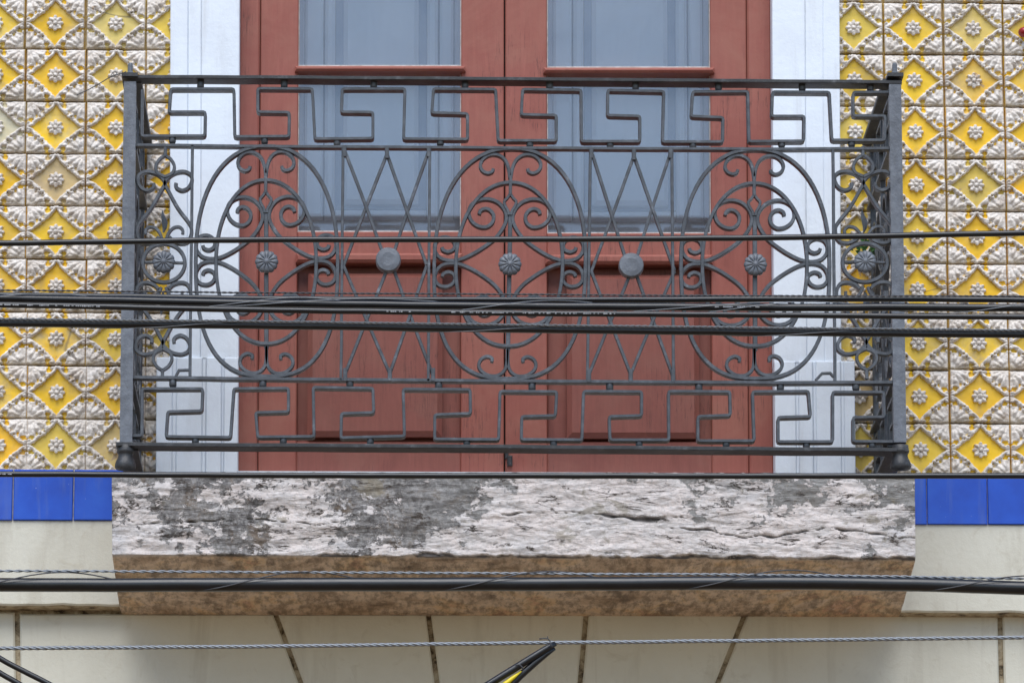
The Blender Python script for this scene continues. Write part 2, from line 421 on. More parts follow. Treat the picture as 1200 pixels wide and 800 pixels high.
# moulded tile: one mesh, shared by every tile
TW = (P(1106, 89, 0).x-P(1036, 89, 0).x)
TH = (P(65, 58, 0).z-P(65, 554, 0).z)/8.0
def tile_mesh(sd):
    sd = sd*13.7
    nu, nv = 84, 76
    blobs = []                                    # (cx, cy, rx, ry, angle, height) in quarter-tile space from the corner
    def blob(cx, cy, rx, ry, ang, h): blobs.append((cx, cy, rx, ry, math.cos(R(ang)), math.sin(R(ang)), h))
    # leafy corner: a low cushion with broad, uneven acanthus lobes over it
    blob(.02, .02, .37, .37, 0, .36)
    for ang, ln, wd, h in ((4, .27, .042, .55), (22, .30, .050, .85), (45, .27, .056, .95), (68, .30, .050, .85), (86, .27, .042, .55)):
        r0 = ln*.62+.03
        blob(.02+r0*math.cos(R(ang)), .02+r0*math.sin(R(ang)), ln*.40, wd, ang+6, h)
        blob(.02+(ln+.045)*math.cos(R(ang+4)), .02+(ln+.045)*math.sin(R(ang+4)), .040, .034, ang+40, h+.10)
    def bar(pts, r, h):
        for (a, b), (c_, d) in zip(pts, pts[1:]):
            for k in range(5):
                t = k/5; blob(a+(c_-a)*t, b+(d-b)*t, r, r, 0, h)
    # rolled scrolls that run out to the middle of each side and end in beads
    for sw in (0, 1):
        f_ = (lambda L: [(b, a) for a, b in L]) if sw else (lambda L: L)
        bar(f_([(.255, .284), (.219, .331), (.176, .378), (.127, .422), (.067, .464), (.0, .482)]), .033, .92)
        bar(f_([(.168, .370), (.142, .362), (.138, .335)]), .027, .80)
        for a_, b_, r_, h_ in ((.045, .425, .042, 1.0), (.155, .355, .036, .95), (.215, .335, .044, .88), (.03, .488, .04, .6), (.10, .30, .05, .7)):
            (c1_, c2_), = f_([(a_, b_)]); blob(c1_, c2_, r_, r_*.9, 0, h_)
    blob(.279, .279, .050, .040, -45, 1.0); blob(.302, .228, .030, .026, 0, .85); blob(.228, .302, .026, .030, 0, .85)
    HOLES = ((.092, .345, .050, .028), (.345, .086, .028, .046), (.235, .295, .016, .014), (.295, .235, .014, .016), (.17, .27, .018, .012))
    pet = [(k*math.pi/4) for k in range(8)]
    V, W, G_ = [], [], []
    for j in range(nv+1):
        for i in range(nu+1):
            u, v = i/nu, j/nv
            a, b = min(u, 1-u), min(v, 1-v)
            # small irregularity so that the quarters are hand-made, not mirrored
            a2 = a+.014*noise.noise(Vector((u*7, v*7, 1.3+sd)))+.007*noise.noise(Vector((u*19, v*19, 4.3+sd))); b2 = b+.014*noise.noise(Vector((u*7, v*7, 7.7+sd)))+.007*noise.noise(Vector((u*19, v*19, 9.1+sd)))
            h = 0.0
            for cx, cy, rx, ry, ca, sa, hh in blobs:
                dx, dy = a2-cx, b2-cy
                p = (dx*ca+dy*sa)/rx; q = (-dx*sa+dy*ca)/ry
                d = p*p+q*q
                if d < 1: h = max(h, hh*math.sqrt(1-d)**.8)
            for hx, hy, hrx, hry in HOLES:
                dd = ((a2-hx)/hrx)**2+((b2-hy)/hry)**2
                if dd < 1.6: h *= max(0, min(1, (dd-.5)/1.1))
            h *= min(1, max(0, (a-.004)/.016))**.5 if a < .020 else 1
            du, dv = (u-.5)/.142, (v-.5)/.155
            rr = math.hypot(du, dv)
            if rr < 1.05:
                th = math.atan2(dv, du)
                lim = .74+.26*abs(math.cos(4*th))**1.4
                if rr < lim:
                    fl = .42+.45*abs(math.cos(4*th))**.7*(1-abs(rr/lim-.55))
                    if rr < .26: fl = .75+.2*math.sqrt(max(0, 1-(rr/.26)**2))
                    elif rr < .36: fl *= .6
                    h = max(h, fl)
            wmask = min(1, max(0, (h-.12)/.22))
            h2 = h*(.0112+.0045*noise.noise(Vector((u*13, v*13, 3+sd))))+(.0012*noise.noise(Vector((u*34, v*34, 5+sd))) if h > .1 else 0)
            e = min(a*TW, b*TH)
            lip = -.005*max(0, 1-e/.0035)
            y = -h2-lip-.0006*noise.noise(Vector((u*9, v*9, 9)))
            V.append(((u-.5)*TW*.985, y, (v-.5)*TH*.985)); W.append(wmask); G_.append(max(0, 1-v/.13))
    F = [(j*(nu+1)+i, j*(nu+1)+i+1, (j+1)*(nu+1)+i+1, (j+1)*(nu+1)+i) for j in range(nv) for i in range(nu)]
    # rim going back into the wall
    n0 = len(V)
    for sx, sy in ((-.5, -.5), (.5, -.5), (.5, .5), (-.5, .5)): V.append((sx*TW*.985, .012, sy*TH*.985)); W.append(0); G_.append(1)
    e0 = [i for i in range(nu+1)]; e1 = [j*(nu+1)+nu for j in range(nv+1)]
    e2 = [nv*(nu+1)+i for i in range(nu, -1, -1)]; e3 = [j*(nu+1) for j in range(nv, -1, -1)]
    for ed, a, b in ((e0, n0, n0+1), (e1, n0+1, n0+2), (e2, n0+2, n0+3), (e3, n0+3, n0)):
        F.append(tuple(ed[::-1])+(a, b))
    me = bpy.data.meshes.new('relief_tile'); me.from_pydata(V, [], F)
    at = me.attributes.new('white', 'FLOAT', 'POINT'); at.data.foreach_set('value', W)
    at = me.attributes.new('low_edge_brown', 'FLOAT', 'POINT'); at.data.foreach_set('value', G_)
    me.polygons.foreach_set('use_smooth', [True]*(nu*nv)+[False]*4)
    me.materials.append(MATS['glazed_relief']); me.update()
    return me
TILES = [tile_mesh(k) for k in range(5)]
TILES[3].materials.clear(); TILES[3].materials.append(MATS['glazed_relief'])
YEL = [(.84, .50, .004), (.82, .48, .004), (.78, .50, .012), (.86, .53, .005), (.76, .51, .035), (.84, .46, .003), (.74, .53, .07)]
SPECIAL = {('L', 0, 2): (.55, .40, .20), ('L', 1, 7): (.58, .42, .17), ('L', 1, -1): (.66, .52, .16), ('L', -1, 1): (.60, .55, .40),
           ('L', 1, 0): (.68, .46, .08), ('R', -1, -1): (.66, .48, .07), ('R', 1, -1): (.68, .50, .13), ('R', -1, 6): (.58, .42, .18)}
zrow0 = P(65, 58, 0).z
def seam(side, col, py):
    t = (py-60)/380.0
    if side == 'L': return (30+70.5*col)*(1-t)+(31.5+69.3*col)*t
    return (1036+70.0*col)*(1-t)+(1042.0+70.2*col)*t
for side, c0, c1 in (('L', -5, 2), ('R', -1, 6)):
    for col in range(c0, c1+1):
        for row in range(-4, 8):
            zc_ = zrow0-(row+.5)*TH
            py = 58+62*(row+.5)
            x = (P(seam(side, col, py), 300, 0).x+P(seam(side, col+1, py), 300, 0).x)/2
            # undo the picture's own convergence: the column is upright on the wall
            d = ROT.transposed() @ (Vector((x, 0, zc_))-CAM)
            pxn = 600-FPX*d.x/d.z
            x += ((seam(side, col, py)+seam(side, col+1, py))/2-pxn)/ppm(0)
            if side == 'L' and x+TW*.49 < jl0-2: continue
            o = bpy.data.objects.new('relief_tile', random.choice(TILES)); COL.objects.link(o); o.parent = BLD
            o.location = (x+random.uniform(-.0010, .0010), random.uniform(-.0018, .0018), zc_+random.uniform(-.0009, .0009))
            o.rotation_euler = (random.uniform(-.010, .010), random.uniform(-.010, .010), random.uniform(-.010, .010))
            cc = SPECIAL.get((side, col, row)) or random.choice(YEL)
            k = random.choice((1, 1, 1, .93, .86))*random.uniform(.96, 1.04); o.color = (cc[0]*k, cc[1]*k, cc[2], 1)

# lower wall, string course, blue band
g = Geo()
zlow = P(600, 905, Y_LOW).z
g.box((XL, Y_LOW+.012, 0.0), (XR, .35, zb-.033))
g.done('lower_wall', 'joint_dirt', BLD)
# voussoir blocks: joints measured on the wall at two heights
def blk(xa, xb, xc, xd, ya=722.0, yb=900.0):
    j = 3.0
    q = [xz(xc+j, yb, Y_LOW), xz(xd-j, yb, Y_LOW), xz(xb-j, ya, Y_LOW), xz(xa+j, ya, Y_LOW)]
    g = Geo(); g.prism(q, Y_LOW, Y_LOW+.03, .004); g.done('stone_block', 'cream_paint', BLD)
tops = [-320, 20, 323, 502, 687, 873, 1172, 1520]
bots = [-320, 23, 390, 525, 671, 801, 1176, 1525]
for i in range(7):
    blk(tops[i], tops[i+1], bots[i], bots[i+1], 719 if 0 < i < 6 else 717)
zb2 = P(600, 903, Y_LOW).z
for i in range(5):                              # plain courses further down, out of frame
    h = .34; g = Geo(); z1 = zb2-i*(h+.008)
    if z1-h < .05: break
    g.prism([(XL, z1-h), (XR, z1-h), (XR, z1), (XL, z1)], Y_LOW, Y_LOW+.03, .004); g.done('stone_course', 'cream_paint', BLD)
# slab corner positions
def slab_edge(side):
    if side == 0: return dict(ft=P(131, 552.5, Y_SLAB), fb=P(131.5, 649.5, Y_SLAB), cb=P(140, 711.5, Y_COURSE), lb=P(143, 719, Y_LOW))
    return dict(ft=P(1072, 554, Y_SLAB), fb=P(1073, 655.0, Y_SLAB), cb=P(1056, 716.5, Y_COURSE), lb=P(1053, 722.5, Y_LOW))
for xa, xb, na in ((XL, slab_edge(0)['cb'].x, 0), (slab_edge(1)['cb'].x, XR, 1)):
    # irregular painted lower edge, a little dirt under it
    g = Geo(); nseg = 60; V = []; F = []
    for i in range(nseg+1):
        x = xa+(xb-xa)*i/nseg
        dz = .003*noise.noise(Vector((x*18, 0, na)))
        zk_ = zk+(.004 if na == 0 else -.004)
        V += [(x, Y_COURSE, zc+.001), (x, Y_COURSE, zk_+dz+.004), (x, Y_COURSE+.004, zk_+dz), (x, Y_LOW+.013, zk_-.002), (x, Y_LOW+.013, zc+.001)]
    for i in range(nseg):
        for k in range(5): F.append((i*5+k, i*5+(k+1) % 5, i*5+5+(k+1) % 5, i*5+5+k))
    F += [tuple(range(5)), tuple(nseg*5+k for k in (4, 3, 2, 1, 0))]
    g.add(V, F); sc_ = g.done('string_course', 'cream_paint', BLD)
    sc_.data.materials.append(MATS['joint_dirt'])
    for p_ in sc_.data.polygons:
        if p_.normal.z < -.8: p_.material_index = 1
    g = Geo(); g.box((xa, Y_COURSE+.003, zc+.0015), (xb+(.0 if na == 0 else 0), Y_LOW+.013, zb)); g.done('tile_bed', 'pale_grout', BLD)
# dirt line under the course
for xa, xb in ((P(-300, 716, Y_LOW).x, slab_edge(0)['lb'].x), (slab_edge(1)['lb'].x, P(1500, 716, Y_LOW).x)):
    pass
for xa, xb in ((-128, -57), (-56.5, 14.2), (15.8, 85.2), (86.8, 157), (1012, 1085.6), (1086.6, 1156.6), (1157.6, 1227), (1228, 1298), (1299, 1369)):
    a = P(xa, 600, Y_COURSE).x; b = P(xb, 600, Y_COURSE).x
    if a < 0: b = min(b, slab_edge(0)['cb'].x+.004)
    else: a = max(a, slab_edge(1)['cb'].x-.004)
    if b-a < .01: continue
    lo = P(xa, 609.5 if xa < 500 else 614.5, Y_COURSE).z
    g = Geo(); g.prism([(a, lo), (b, lo), (b, zb-.002), (a, zb-.002)], Y_COURSE-.006, Y_COURSE+.006, .0018)
    g.done('blue_tile', 'blue_glaze', BLD)

# balcony slab ---------------------------------------------------------------
def slab():
    A, B = slab_edge(0), slab_edge(1)
    nu, nf, nb_ = 480, 80, 22
    V, GR, UN = [], [], []
    cols = []
    topb = lambda e: Vector((e['ft'].x, .03, e['ft'].z))
    for i in range(nu+1):
        u = i/nu
        L = lambda k: A[k].lerp(B[k], u)
        ft, fb, cb, lb = L('ft'), L('fb'), L('cb'), L('lb')
        bt = Vector((ft.x, .03, ft.z+.004)); bb = Vector((lb.x, .0, lb.z-.003))
        row = [(bt, 1, Vector((0, 0, 1)), 0)]
        for k in range(1, 6): row.append((bt.lerp(ft, k/6), 1 if k < 5 else 0, Vector((0, 0, 1)), 0))
        for k in range(nf+1):
            row.append((ft.lerp(fb, k/nf), 0, Vector((0, -1, 0)), k/nf))
        for k in range(1, nb_+1):
            row.append((fb.lerp(cb, k/nb_), 1, Vector((0, -.2, -1)), 0))
        row.append((lb, 1, Vector((0, 0, -1)), 0)); row.append((bb, 1, Vector((0, 0, -1)), 0))
        cols.append(len(row))
        for (p, un, n, t) in row:
            q = Vector((p.x, p.y, p.z)); gr = 0.0
            if n.y < -.5:
                # layered, wind-worn front: terraces that follow wavy horizontal bedding
                w_ = .035*noise.noise(Vector((q.x*2.1, 0, 4.0)))+.012*noise.noise(Vector((q.x*7, 0, 1.0)))
                s_ = (q.z+w_)*1.0
                bed = noise.fractal(Vector((q.x*2.4, 2.0, s_*26)), .8, 2.0, 4)
                fine = noise.fractal(Vector((q.x*16, 5.0, q.z*34)), .8, 2.0, 4)
                d = .0036*bed+.0030*fine+.0016*noise.fractal(Vector((q.x*60, 1, q.z*80)), .8, 2.0, 3)
                # the two long wavy cracks of the photograph's right half
                xr = (q.x-P(600, 600, Y_SLAB).x)
                for (x0, x1, zpx, amp, ph, wd) in ((585, 800, 603, 4, .3, 1.25), (780, 1075, 622, 5, 2.0, .9), (150, 400, 611, 3, 1.1, .55)):
                    px_ = 131+942*u
                    if x0 < px_ < x1:
                        e = min(1, (px_-x0)/30, (x1-px_)/30)
                        py_ = 552+100*t
                        c_ = zpx+amp*math.sin(px_*.035+ph)+3.5*noise.noise(Vector((px_*.05, ph, 0)))-6*max(0, (640-px_)/60 if x0 == 585 else 0)
                        st_ = .5+.5*noise.noise(Vector((px_*.07, 3*ph, 2)))
                        wv_ = wd*e*2.6*max(.03, noise.noise(Vector((px_*.055, 5*ph, 9)))+.30)
                        dd = abs(py_-c_)/max(.2, wv_)
                        if dd < 1.6: gr = max(gr, min(1, (1.6-dd)*1.1)*min(1, .4+st_)); d += -.007*max(0, 1.6-dd)/1.6
                # ragged lower lip
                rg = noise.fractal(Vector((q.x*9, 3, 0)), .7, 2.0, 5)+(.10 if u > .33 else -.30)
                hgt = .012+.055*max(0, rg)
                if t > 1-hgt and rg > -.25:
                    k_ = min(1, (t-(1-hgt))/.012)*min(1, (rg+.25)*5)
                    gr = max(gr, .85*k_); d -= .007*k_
                q += Vector((0, -1, 0))*d
                if t > .90: q.z += (t-.90)/.10*.007*max(0, noise.fractal(Vector((q.x*14, 4, 0)), .7, 2.0, 5)+(.1 if u > .33 else -.25))
                if t <= 0.001: q.z -= abs(.006*noise.noise(Vector((q.x*20, 1, 1))))
            elif un and n.z < 0 and p is not lb:
                q.z += .004*noise.fractal(Vector((q.x*6, q.y*9, 2)), .8, 2.0, 4)
            V.append(q); GR.append(gr); UN.append(1.0 if un else 0.0)
    n = cols[0]; F = []
    for i in range(nu):
        for k in range(n-1): F.append((i*n+k, i*n+n+k, i*n+n+k+1, i*n+k+1))
        F.append((i*n+n-1, i*n+n+n-1, i*n+n, i*n))
    F.append(tuple(range(n))); F.append(tuple(nu*n+k for k in range(n-1, -1, -1)))
    o = make('balcony_slab', V, F, 'peeling_stone', BLD, smooth=True, origin=Vector((0, 0, A['fb'].z)))
    for nm, dat in (('groove', GR), ('under', UN)):
        at = o.data.attributes.new(nm, 'FLOAT', 'POINT'); at.data.foreach_set('value', dat)
    return o
slab()
# threshold under the door
g = Geo(); zt = P(600, 553, Y_SLAB).z
g.box((jl1-.03, .0, zt-.02), (jr0+.03, .3, P(600, 556.5, Y_DOOR).z)); g.done('threshold', 'white_paint', BLD)

# white door surround --------------------------------------------------------
def strips(name, spec, ytop, ybot, mat='white_paint', lean=(0, 0)):
    g = Geo()
    for xa, xb, yy in spec:
        q = [xz(xa+lean[0], ybot, yy), xz(xb+lean[0], ybot, yy), xz(xb+lean[1], ytop, yy), xz(xa+lean[1], ytop, yy)]
        g.prism(q, yy, .12, .0018)
    return g.done(name, mat, BLD)
strips('door_jamb', [(200.5, 221, Y_JAMB), (221.05, 237, Y_JAMB+.004), (237.05, 281.5, Y_JAMB-.003)], -250, 421, lean=(-2, 0))
strips('jamb_plinth', [(183.5, 202, Y_JAMB-.010), (202.05, 207, Y_JAMB-.005), (207.05, 237, Y_JAMB-.008), (237.05, 242, Y_JAMB-.003), (242.05, 259.5, Y_JAMB-.012), (259.55, 263, Y_JAMB-.001), (263.05, 279.3, Y_JAMB-.005)], 418.5, 640, lean=(-1.5, 0))
strips('door_jamb', [(903.5, 942, Y_JAMB-.003), (942.05, 963, Y_JAMB), (963.05, 982.5, Y_JAMB)], -250, 425, lean=(3.5, 0))
strips('jamb_plinth', [(907.5, 932, Y_JAMB-.005), (932.05, 936, Y_JAMB-.001), (936.05, 952, Y_JAMB-.012), (952.05, 956, Y_JAMB-.004), (956.05, 985, Y_JAMB-.008), (985.05, 989, Y_JAMB-.004), (989.05, 1001.5, Y_JAMB-.010)], 423, 640, lean=(2, 0))
g = Geo(); g.prism(rect(200, -330, 983, -251, Y_JAMB), Y_JAMB, .12, .004); g.done('door_lintel', 'white_paint', BLD)

# door -----------------------------------------------------------------------
DTOP, DBOT = -248, 566
def pr(g, x0, y0, x1, y1, yf, yb, ch=.0025, lean=None):
    """board between photo positions; lean follows the upright edges of the door"""
    f = lambda px, py: px+(px-600)*.0000378*(py-100)*.55
    q = [xz(f(x0, y1), y1, yf), xz(f(x1, y1), y1, yf), xz(f(x1, y0), y0, yf), xz(f(x0, y0), y0, yf)]
    return g.prism(q, yf, yb, ch)
for x0, x1 in ((280.5, 304), (876, 904)):
    g = Geo(); pr(g, x0, DTOP, x1, DBOT, Y_DOOR-.012, .16, .004); g.done('door_frame', 'door_paint', BLD)
def leaf(xa, xb, ga, gb, pa, pb, mid):
    """door leaf between xa..xb, glass ga..gb, raised lower panel pa..pb; mid = height of its glazing bar"""
    D = thing_child('door_leaf')
    g = Geo()
    pr(g, xa, DTOP, ga, DBOT, Y_DOOR, .085); pr(g, gb, DTOP, xb, DBOT, Y_DOOR, .085)       # stiles
    pr(g, ga+.01, 271.5+mid, gb-.01, 306.5+mid, Y_DOOR+.001, .085)                          # lock rail
    pr(g, ga+.01, DTOP, gb-.01, DTOP+40, Y_DOOR+.001, .085)
    g.done('leaf_frame', 'door_paint', D)
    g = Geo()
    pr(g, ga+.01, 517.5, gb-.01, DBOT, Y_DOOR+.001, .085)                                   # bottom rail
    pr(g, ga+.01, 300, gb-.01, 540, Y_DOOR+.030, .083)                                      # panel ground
    g.done('bottom_rail', 'door_paint_shaded', D)
    g = Geo(); pr(g, ga-4, 77.0+mid, gb+5, 83+mid, Y_DOOR-.020, .075, .005); g.done('glazing_bar', 'door_paint', D)
    g = Geo(); pr(g, ga-2, 296+mid, gb+2, 306.8+mid, Y_DOOR-.026, .08, .006); g.done('rail_moulding', 'door_paint', D)
    g = Geo(); pr(g, pa, 319+mid, pb, 510.5+mid, Y_DOOR-.012, .08, .012); g.done('raised_panel', 'door_paint_shaded', D)
    for a, b in ((DTOP+38, 78+mid), (82+mid, 272+mid)):
        g = Geo(); pr(g, ga-1, a, gb+1, b, Y_DOOR+.030, Y_DOOR+.034, 0); g.done('window_pane', 'window_glass', D)
        g = Geo()
        pr(g, ga, a, ga+1.2, b, Y_DOOR+.014, Y_DOOR+.0295, 0); pr(g, gb-1.2, a, gb, b, Y_DOOR+.014, Y_DOOR+.0295, 0)
        pr(g, ga+1.3, b-1.6, gb-1.3, b-.4, Y_DOOR+.016, Y_DOOR+.0295, 0)
        g.done('putty', 'pale_putty', D)
    # inner shutter behind the glass
    w_ = gb-ga
    g = Geo(); ys = Y_DOOR+.085
    pr(g, ga-6, DTOP, gb+6, 310, ys+.045, ys+.06, 0)
    g.done('shutter_back', 'shutter_gap', D)
    g = Geo()
    pr(g, ga-5, DTOP, ga+7, 254+mid, ys+.016, ys+.035, .002)
    pr(g, ga+7.8, DTOP, ga+29, 253+mid, ys-.006, ys+.035, .006)
    pr(g, ga+31.5, DTOP, ga+43, 253+mid, ys-.010, ys+.035, .007)
    pr(g, gb-8, DTOP, gb+5, 254+mid, ys+.016, ys+.035, .002)
    pr(g, gb-25, DTOP, gb-9, 253+mid, ys-.006, ys+.035, .006)
    pr(g, gb-40, DTOP, gb-27.5, 253+mid, ys-.010, ys+.035, .007)
    pr(g, ga+44, 246+mid, gb-41, 253+mid, ys-.006, ys+.035, .004)
    g.done('shutter', 'shutter_paint', D)
    g = Geo(); pr(g, ga+43.5, DTOP, gb-40.5, 245.5+mid, ys+.024, ys+.034, .001); g.done('shutter_field', 'shutter_field', D)
    g = Geo(); pr(g, ga+53, DTOP, gb-50, 238+mid, ys-.004, ys+.030, .010); g.done('shutter_panel', 'shutter_paint', D)
def thing_child(name):
    o = bpy.data.objects.new(name, None); COL.objects.link(o); o.parent = BLD; o.empty_display_size = .1
    return o
leaf(304.6, 590.6, 349.5, 540.5, 362, 519, 0.0)
leaf(592.2, 875.4, 641, 832.5, 664, 818, 1.8)
g = Geo(); pr(g, 588, DTOP, 595, DBOT, Y_DOOR+.05, .12, 0); g.done('meeting_stile', 'iron_dark', BLD)
g = Geo(); pr(g, 594.5, 533, 600.5, 545, Y_DOOR-.012, Y_DOOR+.004, .003); pr(g, 592, 527, 596, 537, Y_DOOR-.006, Y_DOOR+.004, .002); g.done('door_latch', 'iron_dark', BLD)

# ------------------------------------------------------------------ the railing
RB = P(600, 548, Y_RAIL)
RAIL = thing('balcony_railing', 'wrought iron balcony railing in dark grey paint with ovals, scrolls, rosettes and Greek key bands', 'railing', Vector((0, Y_RAIL, RB.z)))
PM = ppm(Y_RAIL)
mm = lambda px: px/PM
def bar(name, pts, wpx, dep, mat='iron_paint', closed=False, parent=None, yoff=0.0, label=None):
    g = Geo(); g.ribbon([P(a, b, Y_RAIL+yoff) for a, b in pts], mm(wpx), dep, closed=closed)
    return g.done(name, mat, parent or RAIL, smooth=False)
def interp(tab, x):
    for (a, b), (c, d) in zip(tab, tab[1:]):
        if x <= c: return b+(d-b)*(x-a)/(c-a)
    return tab[-1][1]
def longbar(name, tab, x0, x1, wpx, dep, mat, yoff=0.0, wob=.35):
    pts = []
    n = 40
    for i in range(n+1):
        x = x0+(x1-x0)*i/n
        pts.append((x, interp(tab, x)+wob*noise.noise(Vector((x*.02, wpx, 0)))))
    return bar(name, pts, wpx, dep, mat, yoff=yoff)
HT = [(140, 89.8), (300, 90.2), (600, 92.4), (900, 94.8), (1060, 96.0)]
longbar('handrail', HT, 144, 1057, 4.2, .050, 'iron_dark', yoff=-.012)
longbar('upper_rail', [(150, 169.5), (300, 171.2), (600, 173), (900, 174.6), (1050, 173.6)], 155, 1047, 3.6, .022, 'iron_paint')
longbar('lower_rail', [(150, 441.5), (300, 443.5), (600, 446), (900, 448), (1060, 447.5)], 152, 1052, 4.0, .024, 'iron_paint')
longbar('base_rail', [(130, 520), (300, 521), (600, 523), (900, 525.5), (1070, 526.5)], 136, 1065, 4.6, .054, 'iron_dark', yoff=-.014)
KEY1 = [(166.5, 105), (166, 159), (240, 159), (240.5, 131), (198, 131), (200, 104), (274, 104), (275, 160), (338.5, 159.5), (339, 131.5), (302, 131), (302, 103.5), (366, 104), (369, 162.5), (437, 162), (437, 131.5), (400, 131), (401, 104), (474.5, 104), (473, 162.5), (548, 163), (548, 133), (506, 132), (508, 104), (581, 104.5), (584, 164.5), (652, 164.5), (652, 135), (611, 134), (612.5, 104.5), (681, 105.5), (681.5, 165.5), (750, 165.5), (750, 136), (712, 135), (712.5, 105.5), (778, 107), (776.5, 166), (847, 166), (847.5, 137.5), (810, 136), (812, 107.5), (876.5, 107), (878, 165.5), (942, 165), (942.5, 136), (904.5, 136), (905.5, 107.5), (972, 108), (975, 164), (1037, 164), (1037.5, 135.5), (1000, 135.5), (1000, 108), (1046, 107.5)]
KEY2 = [(152, 510), (166, 510), (166.5, 455), (237.5, 455), (236.5, 481), (196.5, 482), (194.5, 511), (270, 512), (274, 455), (338, 454.5), (338, 482), (299.5, 483), (302, 511.5), (368, 511), (367, 453.5), (437, 454.5), (438, 483), (400, 484), (399.5, 512.5), (474, 510.5), (472.5, 455.5), (551, 456), (551.5, 484), (509.5, 485.5), (509.5, 514), (584.5, 514.5), (586, 458), (652.5, 458.5), (651, 486.5), (611.5, 487.5), (611, 514.5), (682, 515), (684, 458), (752, 458.5), (752, 486.5), (714, 487.5), (715, 515), (784, 515), (783.5, 458), (855.5, 458.5), (856, 486), (818, 487.5), (818, 516), (884, 516), (882, 458.5), (947.5, 458), (950, 487.5), (912, 488.5), (912, 517), (976, 517), (976, 459), (1036, 459), (1036.5, 488), (1000, 488.5), (1000, 516.5), (1050, 517)]
def rounded(pts, r=2.6):
    out = [pts[0]]
    for a, b, c in zip(pts, pts[1:], pts[2:]):
        for o_ in (a, c):
            dx, dy = o_[0]-b[0], o_[1]-b[1]; L = math.hypot(dx, dy); k = min(r/L, .4)
            out.append((b[0]+dx*k, b[1]+dy*k))
            if o_ is a: out.append((b[0]+((a[0]-b[0])/max(1, math.hypot(a[0]-b[0], a[1]-b[1]))+(c[0]-b[0])/max(1, math.hypot(c[0]-b[0], c[1]-b[1])))*r*.28, b[1]+((a[1]-b[1])/max(1, math.hypot(a[0]-b[0], a[1]-b[1]))+(c[1]-b[1])/max(1, math.hypot(c[0]-b[0], c[1]-b[1])))*r*.28))
    return out+[pts[-1]]
bar('greek_key_band', rounded(KEY1), 3.5, .027)
bar('greek_key_band', rounded(KEY2), 3.5, .027)
def stud(px, y0, y1, r=4.2):
    a, b = P(px, y1, Y_RAIL+.010), P(px, y0, Y_RAIL+.010)
    h = b.z-a.z; rr = mm(r)
    g = Geo(); g.lathe(a, [(rr*.8, 0), (rr, h*.2), (rr, h*.8), (rr*.85, h)], 12); g.done('stud', 'iron_paint', RAIL, smooth=True)
for x, y in ((235, 99), (333, 98.5), (438, 99), (545, 99.5), (644, 100), (745, 101), (842, 101.5), (940, 102), (1020, 102.5)): stud(x, y-4, y+5)
for x, y in ((202, 164), (310, 165), (395, 167), (516, 167), (621, 169), (715, 169.5), (812, 170), (916, 169), (998, 168.5)): stud(x, y-4.5, y+4)
for x, y in ((202.5, 448), (308, 449), (410, 448.5), (514, 451), (623.5, 452), (714.5, 452.5), (819, 453), (914.5, 452.5), (1003, 452)): stud(x, y-4.5, y+5.5, 4.4)
for x, y in ((229, 516), (332, 516), (434, 516.5), (547, 518), (648.7, 519), (749, 519.5), (851, 520), (945, 521.5), (1022, 521)): stud(x, y-4, y+4)

# corner posts
def post(xt, xb, side):
    g = Geo(); w_ = mm(7.2)
    a, b = P(xt, 97, Y_RAIL), P(xb, 519, Y_RAIL)
    g.add([(p.x+sx*w_, p.y+dy, p.z) for p in (a, b) for sx, dy in ((-1, -.010), (1, -.010), (1, .018), (-1, .018))],
          [(0, 1, 2, 3), (7, 6, 5, 4)]+[(i, (i+1) % 4, 4+(i+1) % 4, 4+i) for i in range(4)])
    p = g.done('corner_post', 'post_paint', RAIL)
    g = Geo(); t = P(xt, 88, Y_RAIL+.003); g.lathe(t, [(mm(4.2), 0), (mm(4.2), mm(3)), (mm(3), mm(4)), (mm(3), mm(12)), (mm(2.2), mm(14.5))], 10)
    g.done('finial', 'post_paint', p, smooth=False)
    g = Geo(); t = P(xb+(-1 if side == 0 else 1), 549.5, Y_RAIL+.003); k = mm(1)
    g.lathe(t, [(11*k, 0), (12.2*k, 2*k), (12*k, 6*k), (10.6*k, 10*k), (9.0*k, 13*k), (8.4*k, 16*k), (8.8*k, 18*k), (10*k, 19.5*k), (10.2*k, 22*k), (9.2*k, 24*k), (9.6*k, 28*k)], 20)
    g.done('post_foot', 'iron_dark', p, smooth=True)
    g = Geo(); t = P(xt, 92.5, Y_RAIL+.003); s_ = mm(9.5)
    g.box((t.x-s_, t.y-.022, t.z), (t.x+s_, t.y+.03, t.z+mm(4.5))); g.done('cap_plate', 'iron_dark', p)
post(152.5, 147.8, 0); post(1048.5, 1054.5, 1)

# upright bars
for a, b in (((225.5, 170), (222.5, 440)), ((402, 173), (399.5, 445)), ((503.5, 173), (502, 446)), ((692, 174), (688.5, 445)), ((787.5, 175), (789.5, 447)), ((976.3, 175), (978.8, 446))):
    bar('upright_bar', [(a[0]+(b[0]-a[0])*k/6+.4*noise.noise(Vector((a[0], k*.7, 0))), a[1]+(b[1]-a[1])*k/6) for k in range(7)], 3.4, .014)

